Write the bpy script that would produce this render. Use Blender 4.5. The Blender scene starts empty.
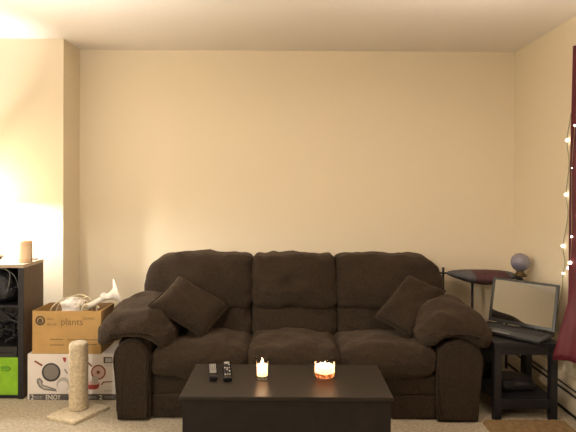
import bpy, bmesh, math, random
from mathutils import Vector, Matrix, Euler, noise
random.seed(7)
R = math.radians
SC = bpy.context.scene
COL = SC.collection

# ------------------------------------------------------------------ camera
F = 520.0; CH = 1.37; PITCH = 0.35; ROLL = 0.3; SHP = 28 - 520 * math.tan(math.radians(.35)); SHY = -SHP / 576
cd = bpy.data.cameras.new('camera'); cam = bpy.data.objects.new('camera', cd); COL.objects.link(cam)
cd.sensor_width = 36; cd.lens = F / 576 * 36; cd.shift_y = SHY; cd.clip_start = .05
rot = Matrix.Rotation(R(90 - PITCH), 3, 'X') @ Matrix.Rotation(R(ROLL), 3, 'Z')
cam.matrix_world = Matrix.Translation((0, 0, CH)) @ rot.to_4x4()
SC.camera = cam

def ray(px, py):
    return rot @ Vector(((px - 288) / F, (216 - py - SHP) / F, -1))
def at(px, py, D):                # real point at depth D (metres along the room)
    d = ray(px, py); return Vector((0, 0, CH)) + d * (D / d.y)
def on_z(px, py, z):
    d = ray(px, py); return Vector((0, 0, CH)) + d * ((z - CH) / d.z)

# ------------------------------------------------------------------ materials
def lin(c):
    return tuple(((v / 255) / 12.92 if v / 255 <= .04045 else ((v / 255 + .055) / 1.055) ** 2.4) for v in c)
def mat(name, col, rough=.6, metal=0, bump=0, bscale=200, var=0, vscale=6, sheen=0, spec=.5, emis=None, estr=0,
        trans=0, coat=0, detail=4, sss=0, alpha=1, stretch=None, sheen_tint=None):
    m = bpy.data.materials.new(name); m.use_nodes = True
    nt = m.node_tree; b = nt.nodes['Principled BSDF']
    b.inputs['Base Color'].default_value = (*col, 1)
    b.inputs['Roughness'].default_value = rough
    b.inputs['Metallic'].default_value = metal
    b.inputs['Specular IOR Level'].default_value = spec
    b.inputs['Sheen Weight'].default_value = sheen
    if sheen_tint: b.inputs['Sheen Tint'].default_value = (*sheen_tint, 1)
    b.inputs['Transmission Weight'].default_value = trans
    b.inputs['Coat Weight'].default_value = coat
    b.inputs['Alpha'].default_value = alpha
    if sss:
        b.inputs['Subsurface Weight'].default_value = sss
        b.inputs['Subsurface Radius'].default_value = (.03, .015, .006)
        b.inputs['Subsurface Scale'].default_value = 1
    if emis:
        b.inputs['Emission Color'].default_value = (*emis, 1); b.inputs['Emission Strength'].default_value = estr
    tc = nt.nodes.new('ShaderNodeTexCoord')
    src = tc.outputs['Object']
    if stretch:
        mp = nt.nodes.new('ShaderNodeMapping'); mp.inputs['Scale'].default_value = stretch
        nt.links.new(src, mp.inputs['Vector']); src = mp.outputs['Vector']
    if var:
        n = nt.nodes.new('ShaderNodeTexNoise'); n.inputs['Scale'].default_value = vscale; n.inputs['Detail'].default_value = detail
        nt.links.new(src, n.inputs['Vector'])
        r = nt.nodes.new('ShaderNodeValToRGB')
        r.color_ramp.elements[0].position = .3; r.color_ramp.elements[1].position = .7
        r.color_ramp.elements[0].color = (*[max(0, c * (1 - var)) for c in col], 1)
        r.color_ramp.elements[1].color = (*[min(1, c * (1 + var)) for c in col], 1)
        nt.links.new(n.outputs['Fac'], r.inputs['Fac']); nt.links.new(r.outputs['Color'], b.inputs['Base Color'])
    if bump:
        n2 = nt.nodes.new('ShaderNodeTexNoise'); n2.inputs['Scale'].default_value = bscale; n2.inputs['Detail'].default_value = 3
        nt.links.new(src, n2.inputs['Vector'])
        bp = nt.nodes.new('ShaderNodeBump'); bp.inputs['Strength'].default_value = bump; bp.inputs['Distance'].default_value = .004
        nt.links.new(n2.outputs['Fac'], bp.inputs['Height']); nt.links.new(bp.outputs['Normal'], b.inputs['Normal'])
    return m

M = {}
M['wall'] = mat('wall_paint', (.80, .705, .535), .8, bump=.25, bscale=120, spec=.2)
M['ceiling'] = mat('ceiling_texture', (.88, .835, .77), .95, bump=.7, bscale=90, spec=.1)
M['carpet'] = mat('carpet_pile', (.38, .325, .235), 1, bump=1, bscale=110, var=.25, vscale=60, spec=.1, sheen=.1)
M['sofa'] = mat('brown_microfibre', (.029, .020, .0135), .95, bump=1, bscale=200, var=.4, vscale=110, sheen=.13, spec=.12,
                sheen_tint=(.8, .6, .42))
M['sofa_seam'] = mat('brown_seam', (.018, .011, .008), .95, spec=.1)
M['pillow'] = mat('brown_pillow_cloth', (.028, .0195, .0135), .95, bump=1, bscale=170, var=.4, vscale=110, sheen=.13, spec=.1,
                  sheen_tint=(.8, .6, .42))
M['feet'] = mat('black_plastic_foot', (.01, .01, .01), .5)
M['espresso'] = mat('espresso_wood', (.010, .007, .006), .36, bump=.15, bscale=60, var=.35, vscale=18, stretch=(1, 8, 8), spec=.5)
M['espresso_side'] = mat('espresso_wood_side', (.010, .0075, .0075), .55, bump=.2, bscale=60, var=.3, vscale=20, spec=.35)
M['cab_side'] = mat('dark_walnut_laminate', (.12, .08, .052), .55, var=.2, vscale=14, stretch=(6, 6, 1), spec=.35)
M['cab_dark'] = mat('dark_laminate_edge', (.007, .006, .010), .5)
M['cab_top'] = mat('lamplit_laminate_top', (.42, .32, .23), .35, var=.12, vscale=10, spec=.5)  # lighter than the sides: lamp glare put into the colour
M['black_metal'] = mat('black_metal', (.008, .008, .009), .45, metal=.3)
M['black_wood'] = mat('black_painted_wood', (.006, .006, .009), .5, var=.2, vscale=20)
M['black_plastic'] = mat('black_plastic', (.010, .010, .012), .35)
M['black_gloss'] = mat('gloss_black', (.006, .006, .008), .12, coat=.5)
M['silver'] = mat('silver_plastic', (.42, .41, .38), .32, metal=.4)
M['card'] = mat('corrugated_cardboard', (.46, .29, .115), .85, bump=.2, bscale=40, var=.08, vscale=9, spec=.15)
M['card_in'] = mat('cardboard_inside', (.33, .21, .11), .9, spec=.1)
M['card_ink'] = mat('brown_ink', (.20, .125, .055), .8)
M['ink_dark'] = mat('dark_ink', (.075, .055, .035), .7)
M['white_card'] = mat('white_coated_card', (.72, .66, .62), .45, var=.03, vscale=12)
M['band'] = mat('grey_print_band', (.09, .08, .075), .45)
M['print_grey'] = mat('grey_print', (.20, .18, .165), .5)
M['print_lgrey'] = mat('light_grey_print', (.45, .42, .39), .5)
M['print_white'] = mat('white_print', (.85, .80, .74), .5)
M['print_black'] = mat('black_print', (.035, .03, .03), .5)
M['print_brown'] = mat('brown_print', (.22, .07, .035), .5)
M['print_red'] = mat('red_print', (.34, .035, .03), .5)
M['print_pink'] = mat('pink_print', (.60, .42, .38), .5)
M['post'] = mat('beige_plush', (.54, .45, .31), 1, bump=1, bscale=140, var=.2, vscale=60, spec=.1, sheen=.2)
M['tan_mat'] = mat('tan_mat_pile', (.22, .145, .07), 1, bump=1, bscale=120, var=.25, vscale=30, spec=.1)
M['green'] = mat('green_woven_fabric', (.23, .46, .03), .8, bump=.4, bscale=180, var=.08, vscale=30, spec=.2)
M['green_dark'] = mat('green_grommet', (.13, .33, .012), .6)
M['white_plastic'] = mat('white_plastic', (.82, .78, .72), .4, sss=.05)
M['white_bag'] = mat('white_plastic_bag', (.84, .80, .75), .45, bump=.4, bscale=40)
M['cream_cord'] = mat('cream_cord', (.70, .60, .43), .6)
M['candle_cream'] = mat('cream_wax', (.70, .50, .30), .5, sss=.2)
M['candle_shade'] = mat('cream_wax_label', (.74, .56, .36), .6)
M['curtain'] = mat('red_satin_curtain', (.085, .005, .013), .5, bump=.2, bscale=90, var=.15, vscale=10, sheen=.12, spec=.4,
                   sheen_tint=(1, .4, .45))
M['heater'] = mat('cream_enamel', (.62, .54, .40), .45)
M['heater_slot'] = mat('dark_slot', (.01, .01, .012), .7)
M['bag'] = mat('black_nylon', (.005, .0055, .008), .55, bump=.4, bscale=60)
M['piping'] = mat('grey_piping', (.10, .105, .105), .45)
M['chrome'] = mat('chrome', (.8, .8, .8), .15, metal=1)
M['cable'] = mat('black_cable', (.012, .012, .016), .5)
M['tan_plastic'] = mat('tan_plug', (.22, .19, .12), .6)
M['grey_cloth'] = mat('grey_cloth', (.085, .085, .095), .85, var=.25, vscale=18)
M['maroon_cloth'] = mat('maroon_cloth', (.075, .026, .030), .85, var=.25, vscale=18)
M['laptop_body'] = mat('black_laptop_plastic', (.006, .006, .008), .35)
M['laptop_bezel'] = mat('dark_gloss_bezel', (.02, .02, .018), .3, coat=.2)
M['screen'] = mat('glossy_dark_screen', (.008, .009, .009), .04, spec=1.0, coat=0)
M['screen'].node_tree.nodes['Principled BSDF'].inputs['Coat IOR'].default_value = 1.6
M['screen'].node_tree.nodes['Principled BSDF'].inputs['IOR'].default_value = 2.6
M['key'] = mat('dark_keys', (.02, .02, .022), .5)
M['mauve_globe'] = mat('mauve_glass_globe', (.20, .19, .25), .12, coat=1, sss=.1)
M['brass'] = mat('dark_brass', (.10, .065, .03), .35, metal=.8)
M['bulb'] = mat('fairy_bulb', (1, .9, .7), .3, emis=(1, .86, .68), estr=9)
M['fairy_wire'] = mat('fairy_wire', (.25, .27, .16), .6)
M['flame'] = mat('flame', (1, .7, .3), .5, emis=(1, .72, .42), estr=26)
M['wax'] = mat('white_wax', (.88, .70, .50), .5, sss=.9, emis=(1, .60, .30), estr=.0)
M['wax_brown'] = mat('brown_marbled_wax', (.50, .26, .13), .5, sss=.6, var=.4, vscale=40)
def wax_mat(name, tr, df):
    m = bpy.data.materials.new(name); m.use_nodes = True; nt = m.node_tree; nt.nodes.clear()
    o = nt.nodes.new('ShaderNodeOutputMaterial'); t = nt.nodes.new('ShaderNodeBsdfTranslucent'); g = nt.nodes.new('ShaderNodeBsdfDiffuse')
    t.inputs['Color'].default_value = (*tr, 1); g.inputs['Color'].default_value = (*df, 1)
    mx = nt.nodes.new('ShaderNodeMixShader'); mx.inputs[0].default_value = .5
    nt.links.new(t.outputs[0], mx.inputs[1]); nt.links.new(g.outputs[0], mx.inputs[2]); nt.links.new(mx.outputs[0], o.inputs[0])
    tc = nt.nodes.new('ShaderNodeTexCoord'); n = nt.nodes.new('ShaderNodeTexNoise'); n.inputs['Scale'].default_value = 45
    rp = nt.nodes.new('ShaderNodeValToRGB'); rp.color_ramp.elements[0].position = .42; rp.color_ramp.elements[1].position = .58
    rp.color_ramp.elements[0].color = (*df, 1); rp.color_ramp.elements[1].color = (*tr, 1)
    nt.links.new(tc.outputs['Object'], n.inputs['Vector']); nt.links.new(n.outputs['Fac'], rp.inputs['Fac'])
    nt.links.new(rp.outputs[0], t.inputs['Color']); nt.links.new(rp.outputs[0], g.inputs['Color'])
    return m
M['wax'] = wax_mat('white_wax', (.92, .80, .66), (.9, .76, .6))
M['wax_brown'] = wax_mat('brown_marbled_wax', (.80, .50, .30), (.30, .12, .05))
M['wick'] = mat('wick', (.02, .015, .01), .9)
M['tissue'] = mat('cream_paper', (.62, .52, .38), .7)
M['label_white'] = mat('remote_print', (.6, .6, .58), .5)

def glass_mat(name, tint=(1, 1, 1), refl=.12):
    m = bpy.data.materials.new(name); m.use_nodes = True; nt = m.node_tree; nt.nodes.clear()
    o = nt.nodes.new('ShaderNodeOutputMaterial'); t = nt.nodes.new('ShaderNodeBsdfTransparent'); g = nt.nodes.new('ShaderNodeBsdfGlossy')
    t.inputs['Color'].default_value = (*tint, 1); g.inputs['Roughness'].default_value = .05
    mx = nt.nodes.new('ShaderNodeMixShader'); lw = nt.nodes.new('ShaderNodeLayerWeight'); lw.inputs['Blend'].default_value = refl
    nt.links.new(lw.outputs['Fresnel'], mx.inputs['Fac']); nt.links.new(t.outputs[0], mx.inputs[1]); nt.links.new(g.outputs[0], mx.inputs[2])
    nt.links.new(mx.outputs[0], o.inputs[0]); return m
M['glass'] = glass_mat('clear_glass', (.97, .96, .94), .12)
def shade_mat():
    m = bpy.data.materials.new('lamp_shade_cloth'); m.use_nodes = True; nt = m.node_tree; nt.nodes.clear()
    o = nt.nodes.new('ShaderNodeOutputMaterial'); t = nt.nodes.new('ShaderNodeBsdfTranslucent'); g = nt.nodes.new('ShaderNodeBsdfDiffuse')
    t.inputs['Color'].default_value = (.75, .62, .42, 1); g.inputs['Color'].default_value = (.8, .74, .62, 1)
    mx = nt.nodes.new('ShaderNodeMixShader'); mx.inputs[0].default_value = .45
    nt.links.new(t.outputs[0], mx.inputs[1]); nt.links.new(g.outputs[0], mx.inputs[2]); nt.links.new(mx.outputs[0], o.inputs[0]); return m
M['shade'] = shade_mat()

# ------------------------------------------------------------------ builders
def put(name, bm, m, parent=None, smooth=False, loc=None):
    me = bpy.data.meshes.new(name); bm.normal_update(); bm.to_mesh(me); bm.free()
    for mm in (m if isinstance(m, (list, tuple)) else [m]): me.materials.append(mm)
    if smooth:
        for p in me.polygons: p.use_smooth = True
    o = bpy.data.objects.new(name, me); COL.objects.link(o)
    if loc is not None: o.location = loc
    if parent is not None:
        o.parent = parent
        if loc is None and parent.type == 'EMPTY' or loc is None:   # geometry is given in world space
            o.matrix_parent_inverse = world_of(parent).inverted()
    return o
def world_of(o):
    m = o.matrix_basis.copy()
    return (world_of(o.parent) @ o.matrix_parent_inverse @ m) if o.parent else m
def tag(o, label=None, cat=None, group=None, kind=None):
    if label: o['label'] = label
    if cat: o['category'] = cat
    if group: o['group'] = group
    if kind: o['kind'] = kind
    return o
def thing(name, loc, label, cat, group=None, rz=0):
    o = bpy.data.objects.new(name, None); COL.objects.link(o); o.location = loc; o.rotation_euler = (0, 0, rz)
    return tag(o, label, cat, group)

def box(bm, lo, hi, bev=0, seg=2, M4=None):
    lo = Vector(lo); hi = Vector(hi); c = (lo + hi) / 2; s = hi - lo
    r = bmesh.ops.create_cube(bm, size=1)
    vs = r['verts']
    for v in vs: v.co = Vector((v.co.x * s.x, v.co.y * s.y, v.co.z * s.z)) + c
    if bev:
        es = list({e for v in vs for e in v.link_edges})
        rr = bmesh.ops.bevel(bm, geom=es, offset=bev, segments=seg, affect='EDGES', profile=.5)
        vs = list({v for f in rr['faces'] for v in f.verts} | {v for v in vs if v.is_valid})
    if M4 is not None:
        for v in vs: v.co = M4 @ v.co
    return vs
def nb(): return bmesh.new()
def bx(name, lo, hi, m, parent=None, bev=.003, M4=None, seg=2):
    bm = nb(); box(bm, lo, hi, bev, seg, M4); return put(name, bm, m, parent)
def lathe(bm, prof, c, seg=32, M4=None):
    rings = []
    c = Vector(c)
    for r, z in prof:
        if r < 1e-5: rings.append([bm.verts.new((c.x, c.y, c.z + z))])
        else: rings.append([bm.verts.new((c.x + r * math.cos(2 * math.pi * k / seg), c.y + r * math.sin(2 * math.pi * k / seg), c.z + z)) for k in range(seg)])
    for a, b in zip(rings, rings[1:]):
        for k in range(seg):
            k2 = (k + 1) % seg
            if len(a) == 1 and len(b) == 1: continue
            if len(a) == 1: bm.faces.new((a[0], b[k2], b[k]))
            elif len(b) == 1: bm.faces.new((a[k], a[k2], b[0]))
            else: bm.faces.new((a[k], a[k2], b[k2], b[k]))
    vs = [v for r in rings for v in r]
    if M4 is not None:
        for v in vs: v.co = M4 @ v.co
    bmesh.ops.recalc_face_normals(bm, faces=bm.faces[:])
    return vs
def tube(bm, pts, r, seg=8, closed=False):
    pts = [Vector(p) for p in pts]; n = len(pts); rings = []
    up = Vector((0, 0, 1)); prev = None
    for i, p in enumerate(pts):
        if closed: t = pts[(i + 1) % n] - pts[i - 1]
        else: t = pts[min(i + 1, n - 1)] - pts[max(i - 1, 0)]
        t = t.normalized() if t.length > 1e-9 else Vector((0, 0, 1))
        a = prev if prev is not None else (up if abs(t.z) < .9 else Vector((1, 0, 0)))
        a = (a - t * a.dot(t))
        a = a.normalized() if a.length > 1e-6 else t.orthogonal().normalized()
        prev = a; b = t.cross(a)
        rr = r[i] if isinstance(r, (list, tuple)) else r
        rings.append([bm.verts.new(p + (a * math.cos(2 * math.pi * k / seg) + b * math.sin(2 * math.pi * k / seg)) * rr) for k in range(seg)])
    pr = list(zip(rings, rings[1:]))
    if closed: pr.append((rings[-1], rings[0]))
    for a, b in pr:
        for k in range(seg): bm.faces.new((a[k], a[(k + 1) % seg], b[(k + 1) % seg], b[k]))
    if not closed:
        bm.faces.new(rings[0][::-1]); bm.faces.new(rings[-1])
def spline(pts, n=8):
    P = [Vector(p) for p in pts]; P = [P[0]] + P + [P[-1]]; out = []
    for i in range(1, len(P) - 2):
        for k in range(n):
            t = k / n; a, b, c, d = P[i - 1], P[i], P[i + 1], P[i + 2]
            out.append(.5 * ((2 * b) + (c - a) * t + (2 * a - 5 * b + 4 * c - d) * t * t + (3 * b - a - 3 * c + d) * t ** 3))
    out.append(P[-2]); return out
def prism(bm, pts, y0, y1):        # outline in (x,z), extruded in y
    a = [bm.verts.new((x, y0, z)) for x, z in pts]; b = [bm.verts.new((x, y1, z)) for x, z in pts]
    bm.faces.new(a); bm.faces.new(b[::-1])
    for k in range(len(pts)):
        k2 = (k + 1) % len(pts); bm.faces.new((a[k2], a[k], b[k], b[k2]))
    bmesh.ops.recalc_face_normals(bm, faces=bm.faces[:])

def soft(bm, c, half, r, n=22, puff=(0, 0, 0), warp=None, amp=.006, freq=7, seed=0, M4=None):
    """a stuffed upholstery block: rounded box, puffed faces, soft wrinkles"""
    c = Vector(c); h = Vector(half)
    seen = {}
    def vert(p):
        k = (round(p[0], 5), round(p[1], 5), round(p[2], 5))
        if k in seen: return seen[k]
        q = Vector(p)
        inner = Vector([max(-(h[i] - r), min(h[i] - r, q[i] * h[i])) for i in range(3)])
        d = Vector([q[i] * h[i] - inner[i] for i in range(3)])
        pos = inner + (d.normalized() * r if d.length > 1e-9 else d)
        u = Vector([pos[i] / h[i] for i in range(3)])
        for i in range(3):
            j, k2 = (i + 1) % 3, (i + 2) % 3
            pos[i] += puff[i] * u[i] * max(0, 1 - u[j] ** 2) * max(0, 1 - u[k2] ** 2)
        nrm = d.normalized() if d.length > 1e-9 else q.normalized()
        if warp: pos = warp(pos, u)
        w = pos + c
        nn = noise.noise(Vector((w.x * freq, w.y * freq, w.z * freq * 1.4)) + Vector((seed * 13.1, seed * 7.7, seed * 3.3)))
        n2 = noise.noise(Vector((w.x * freq * 3, w.y * freq * 2, w.z * freq * 3.5)) + Vector((seed, seed, seed * 5)))
        if amp >= .006 and h[0] > .15:
            w2 = Vector((w.x * 5 + w.z * 9, w.y * 4, w.z * 6 - w.x * 7)) + Vector((seed, seed * 2, 0))
            n2 += .9 * (.5 - abs(noise.noise(w2 * 1.3))) ** 2 - .2
        pos = pos + nrm * (nn * amp * 2 + n2 * amp * 1.3)
        pos = pos + c
        if M4 is not None: pos = M4 @ pos
        v = bm.verts.new(pos); seen[k] = v; return v
    # cosine spaced so that corners get enough points
    g = [(-1 + 2 * k / n) for k in range(n + 1)]
    g = [math.copysign(abs(t) ** .75, t) for t in g]
    for ax in range(3):
        for s in (-1, 1):
            for i in range(n):
                for j in range(n):
                    qs = []
                    for a, b in ((i, j), (i + 1, j), (i + 1, j + 1), (i, j + 1)):
                        p = [0, 0, 0]; p[ax] = s; p[(ax + 1) % 3] = g[a]; p[(ax + 2) % 3] = g[b]; qs.append(vert(p))
                    if s < 0: qs.reverse()
                    if len(set(qs)) == 4:
                        try: bm.faces.new(qs)
                        except ValueError: pass
def softobj(name, c, half, r, m, parent, **kw):
    bm = nb(); soft(bm, c, half, r, **kw); return put(name, bm, m, parent, smooth=True)

def text_mesh(name, txt, size, m, parent, origin, ux=Vector((1, 0, 0)), uz=Vector((0, 0, 1)), width=None, ext=.0003):
    cu = bpy.data.curves.new(name, 'FONT'); cu.body = txt; cu.size = size; cu.extrude = ext; cu.align_x = 'LEFT'
    t = bpy.data.objects.new('tmp', cu); COL.objects.link(t); bpy.context.view_layer.update()
    me = bpy.data.meshes.new_from_object(t.evaluated_get(bpy.context.evaluated_depsgraph_get()))
    bpy.data.objects.remove(t); bpy.data.curves.remove(cu)
    xs = [v.co.x for v in me.vertices]; w = (max(xs) - min(xs)) or 1; k = (width / w) if width else 1
    un = ux.cross(uz)
    for v in me.vertices:
        p = v.co.copy(); v.co = origin + ux * ((p.x - min(xs)) * k) + uz * p.y + un * p.z
    me.materials.clear(); me.materials.append(m); me.name = name
    o = bpy.data.objects.new(name, me); COL.objects.link(o)
    o.parent = parent; o.matrix_parent_inverse = world_of(parent).inverted(); return o

# ------------------------------------------------------------------ room shell
BW = 4.06; PW = 3.765; RW = 1.765; LW = -3.1; CZ = 2.44; BK = -2.4
PX = on = at(63.3, 150, PW).x
def plane(name, pts, m):
    bm = nb(); bm.faces.new([bm.verts.new(p) for p in pts]); o = put(name, bm, m); o['kind'] = 'structure'; return o
def slab(name, lo, hi, m):
    o = bx(name, lo, hi, m, bev=0); o['kind'] = 'structure'; return o
fl = slab('floor', (LW - .1, BK - .1, -.1), (RW + .1, BW + .1, 0), M['carpet'])
slab('ceiling', (LW - .1, BK - .1, CZ), (RW + .1, BW + .1, CZ + .1), M['ceiling'])
slab('wall_back', (LW - .1, BW, 0), (RW + .1, BW + .1, CZ), M['wall'])
slab('wall_right', (RW, BK, 0), (RW + .1, BW, CZ), M['wall'])
slab('wall_left', (LW - .1, BK, 0), (LW, BW, CZ), M['wall'])
slab('wall_front', (LW - .1, BK - .1, 0), (RW + .1, BK, CZ), M['wall'])
slab('wall_alcove_side', (LW, PW, 0), (PX, BW, CZ), M['wall'])      # the projecting wall on the left
slab('baseboard_back', (PX, BW - .012, 0), (RW, BW, .08), M['heater'])

# ------------------------------------------------------------------ sofa
SX = .045
sofa = thing('sofa', (SX, 3.55, 0), 'big dark brown plush three seat sofa with rounded arms against the back wall', 'sofa')
S = M['sofa']
xl, xr = -.805, .885       # inner faces of the arms
s1, s2 = -.235, .312       # seat seams
# body
bx('sofa_base', (-1.03, 3.16, .006), (1.115, 3.98, .26), S, sofa, .02)
bx('back_frame', (-.96, 3.84, .2), (1.05, 4.00, .80), S, sofa, .06, seg=4)
softobj('front_rail', ((xl + xr) / 2, 3.20, .078), ((xr - xl) / 2, .085, .069), .016, S, sofa, amp=.002, n=30, seed=3)
for i, (a, b) in enumerate(((xl, s1), (s1, s2), (s2, xr))):
    softobj('footrest_panel', ((a + b) / 2, 3.22, .20), ((b - a) / 2, .10, .062), .025, S, sofa, amp=.003, n=20, puff=(0, .012, 0), seed=4)
    # seat cushion, sagging to the back, rolled over the front edge
    def wseat(p, u, i=i):
        back = max(0, min(1, (u.y + .7) / 1.7))
        if u.z > -.3: p.z += -.03 * back + .014 * (1 - u.x ** 2)
        if i != 1 and u.y < -.6: p.z += .004
        p.z += .006 * math.sin(u.x * 7 + i) * (1 if u.y < -.2 else .4)
        return p
    softobj('seat_cushion', ((a + b) / 2, 3.40, .325), ((b - a) / 2 + .006, .31, .088), .062, S, sofa, n=30,
            puff=(0, .035, .03), warp=wseat, amp=.006, freq=8, seed=10 + i)
    bl = -.985 if i == 0 else (-.245, .335)[i - 1]; br = (-.245, .335, 1.075)[i]
    # lumbar roll
    def wl(p, u): 
        p.y += .05 * u.z
        return p
    softobj('lumbar_cushion', ((bl + br) / 2, 3.70, .475), ((br - bl) / 2 - .002, .15, .135), .07, S, sofa, n=26,
            puff=(0, .03, .01), warp=wl, amp=.006, freq=7, seed=20 + i)
    # upper back cushion, overhanging the lumbar roll
    hw = (br - bl) / 2
    def wu(p, u, i=i, hw=hw):
        p.y += .06 * u.z
        sag = (.003 * math.cos(u.x * 5 + i) + .003 * math.sin(u.x * 13 + i * 2)) * (1 if u.z > 0 else .6)
        p.z += sag
        if u.z < 0: p.z += (-.022 + .03 * u.x * (1 if i == 0 else -1)) * (-u.z) if i != 1 else (.012 * math.cos(u.x * 6)) * (-u.z)
        out = -u.x if i == 0 else (u.x if i == 2 else 0)
        if out > .35 and u.z > 0: p.z -= .085 * ((out - .35) / .65) ** 3 * u.z
        if out > .5 and u.z > 0.2: p.x *= 1 - .05 * (u.z - .2)
        p.y += (.030 if i == 1 else -.006) * math.exp(-((u.x + .1) ** 2 + (u.z - .05) ** 2) * (22 if i == 1 else 14))
        return p
    softobj('back_cushion', ((bl + br) / 2, 3.735, .725), (hw + .002, .13, .178), .055, S, sofa, n=34,
            puff=(0, .055, .004), warp=wu, amp=.006, freq=6, seed=31 + i)
# arms
def arm(side):
    s = side
    xo = -1.020 if s < 0 else 1.150          # outer face
    xi = xl if s < 0 else xr
    lo, hi = min(xo, xi), max(xo, xi)
    cx = (lo + hi) / 2; hw = (hi - lo) / 2
    body = bx('arm_body', (lo + .012, 3.14, .006), (hi - .004, 3.96, .46), S, sofa, .02)
    # arched front panel
    pts = []
    fl_ = .006
    pts += [(lo + (.028 if s < 0 else .0), fl_), (hi - (.028 if s > 0 else .0), fl_)]
    zt = .475
    for k in range(15):
        a = math.pi * k / 14
        pts.append((cx + math.cos(a) * hw, .36 + math.sin(a) * (zt - .36)))
    bm = nb(); prism(bm, pts, 3.075, 3.15)
    es = [e for e in bm.edges if all(abs(v.co.y - 3.075) < 1e-5 for v in e.verts)]
    bmesh.ops.bevel(bm, geom=es, offset=.016, segments=3, affect='EDGES')
    fp = put('arm_front_panel', bm, S, sofa)
    # piped welt running up the panel and over the arch
    wl = [(p[0], 3.082, p[1]) for p in ([(hi - (.028 if s > 0 else 0) - .012, .05)] + [(cx + (x - cx) * .93, z - .01) for x, z in pts[2:]] + [(lo + (.028 if s < 0 else 0) + .012, .05)])]
    bm = nb(); tube(bm, wl, .006, 6); put('piping', bm, S, fp, smooth=True)
    wl = [(cx + s * .055 - s * .35 * (z - .12) ** 2, 3.076, z) for z in (.05, .13, .21, .29, .36)]
    bm = nb(); tube(bm, wl, .004, 6); put('seam', bm, S, fp, smooth=True)
    # overstuffed pad
    pc = -.912 if s < 0 else 1.008
    pw = .222 if s < 0 else .212
    def wp(p, u):
        a = u.x * -s                       # +1 towards the seat
        if p.z < 0: p.z *= (.42 + .58 * abs(u.x) ** 2.2)
        p.z -= .05 * max(0, abs(u.x) - .35) ** 1.2      # droops both sides
        if a < 0: p.z += -.015 * abs(a)
        if a > .4: p.z -= .035 * (a - .4)
        if u.y > 0: p.z -= .045 * u.y; p.x *= 1 - .14 * u.y
        if u.y < 0: p.z -= .035 * u.y ** 2 * (1 if p.z > 0 else .4)
        p.z += .006 * math.sin(u.y * 11 + u.x * 3)
        p.x -= .0
        return p
    softobj('arm_pad', (pc, 3.50, .535), (pw, .425, .115), .105, S, sofa, n=36, puff=(.01, .02, .02), warp=wp, amp=.006, freq=7, seed=44 + s)
arm(-1); arm(1)
sofa.location.y -= .05
for fx, fy in ((-.99, 3.12), (1.07, 3.12), (-.99, 3.92), (1.07, 3.92)):
    bm = nb(); lathe(bm, [(0, 0), (.026, 0), (.030, .04), (0, .04)], (fx, fy, 0), 16); put('foot', bm, M['feet'], sofa)

def pillow(corners, thick, label, seed, fold):
    A = [Vector(c) for c in corners]       # left, top, right, bottom
    ctr = sum(A, Vector()) / 4
    t = thing('throw_pillow', ctr, label, 'pillow', 'throw pillows on the sofa')
    nrm = (A[2] - A[0]).cross(A[1] - A[3]).normalized()
    if nrm.y > 0: nrm = -nrm
    bm = nb(); n = 26; V = {}
    for side in (1, -1):
        for i in range(n + 1):
            for j in range(n + 1):
                edge = i in (0, n) or j in (0, n)
                if side < 0 and edge: V[(side, i, j)] = V[(1, i, j)]; continue
                u, v = i / n, j / n
                U, W = 2 * u - 1, 2 * v - 1
                pin = .07
                Up = U * (1 - pin * (1 - W * W) * abs(U)); Wp = W * (1 - pin * (1 - U * U) * abs(W))
                u2, v2 = (Up + 1) / 2, (Wp + 1) / 2
                p = A[0] * (1 - u2) * (1 - v2) + A[1] * u2 * (1 - v2) + A[2] * u2 * v2 + A[3] * (1 - u2) * v2
                th = thick * (max(0, 1 - U ** 4) * max(0, 1 - W ** 4)) ** .5
                wr = noise.noise(Vector((U * 2.2 + seed, W * 2.2, side))) * .012 + fold * math.exp(-((u + v * .5 - .55) ** 2) * 90) * .012
                V[(side, i, j)] = bm.verts.new(p + nrm * side * (th + (wr if not edge else 0)))
    for side in (1, -1):
        for i in range(n):
            for j in range(n):
                q = [V[(side, i, j)], V[(side, i + 1, j)], V[(side, i + 1, j + 1)], V[(side, i, j + 1)]]
                if side < 0: q.reverse()
                bm.faces.new(q)
    bmesh.ops.recalc_face_normals(bm, faces=bm.faces[:])
    put('pillow_cover', bm, M['pillow'], t, smooth=True)
    loop = []
    for (a, b) in ((0, 1), (1, 2), (2, 3), (3, 0)):
        for k in range(8):
            f = k / 8; c = A[a].lerp(A[b], f); c = c.lerp(ctr, .045 * 4 * f * (1 - f)); loop.append(c)
    bm = nb(); tube(bm, loop, .005, 6, closed=True); put('piping', bm, M['pillow'], t, smooth=True)
    return t
pillow([at(148, 306, 3.13), at(178, 275, 3.54), at(229, 307, 3.48), at(204, 338, 3.22)], .055,
       'dark brown throw pillow leaning in the left corner of the sofa', 1.3, 1)
pillow([at(374, 317, 3.34), at(408, 274, 3.56), at(446, 291, 3.46), at(410, 338, 3.22)], .055,
       'dark brown throw pillow tilted on its corner beside the right sofa arm', 5.1, 0)

# ------------------------------------------------------------------ coffee table
TZ = .45
c1 = on_z(179.6, 396.8, TZ); c2 = on_z(394, 397.4, TZ); c3 = on_z(195.4, 364, TZ); c4 = on_z(376.7, 364.8, TZ)
tx0, tx1 = (c1.x + c3.x) / 2, (c2.x + c4.x) / 2; ty0, ty1 = (c1.y + c2.y) / 2, (c3.y + c4.y) / 2
ct = thing('coffee_table', ((tx0 + tx1) / 2, (ty0 + ty1) / 2, 0), 'low dark espresso chest style coffee table in front of the sofa', 'table')
bx('tabletop', (tx0, ty0, TZ - .018), (tx1, ty1, TZ), M['espresso'], ct, .003)
bx('table_body', (tx0 + .012, ty0 + .014, .0), (tx1 - .008, ty1 - .01, TZ - .018), M['espresso_side'], ct, .003)

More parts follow.
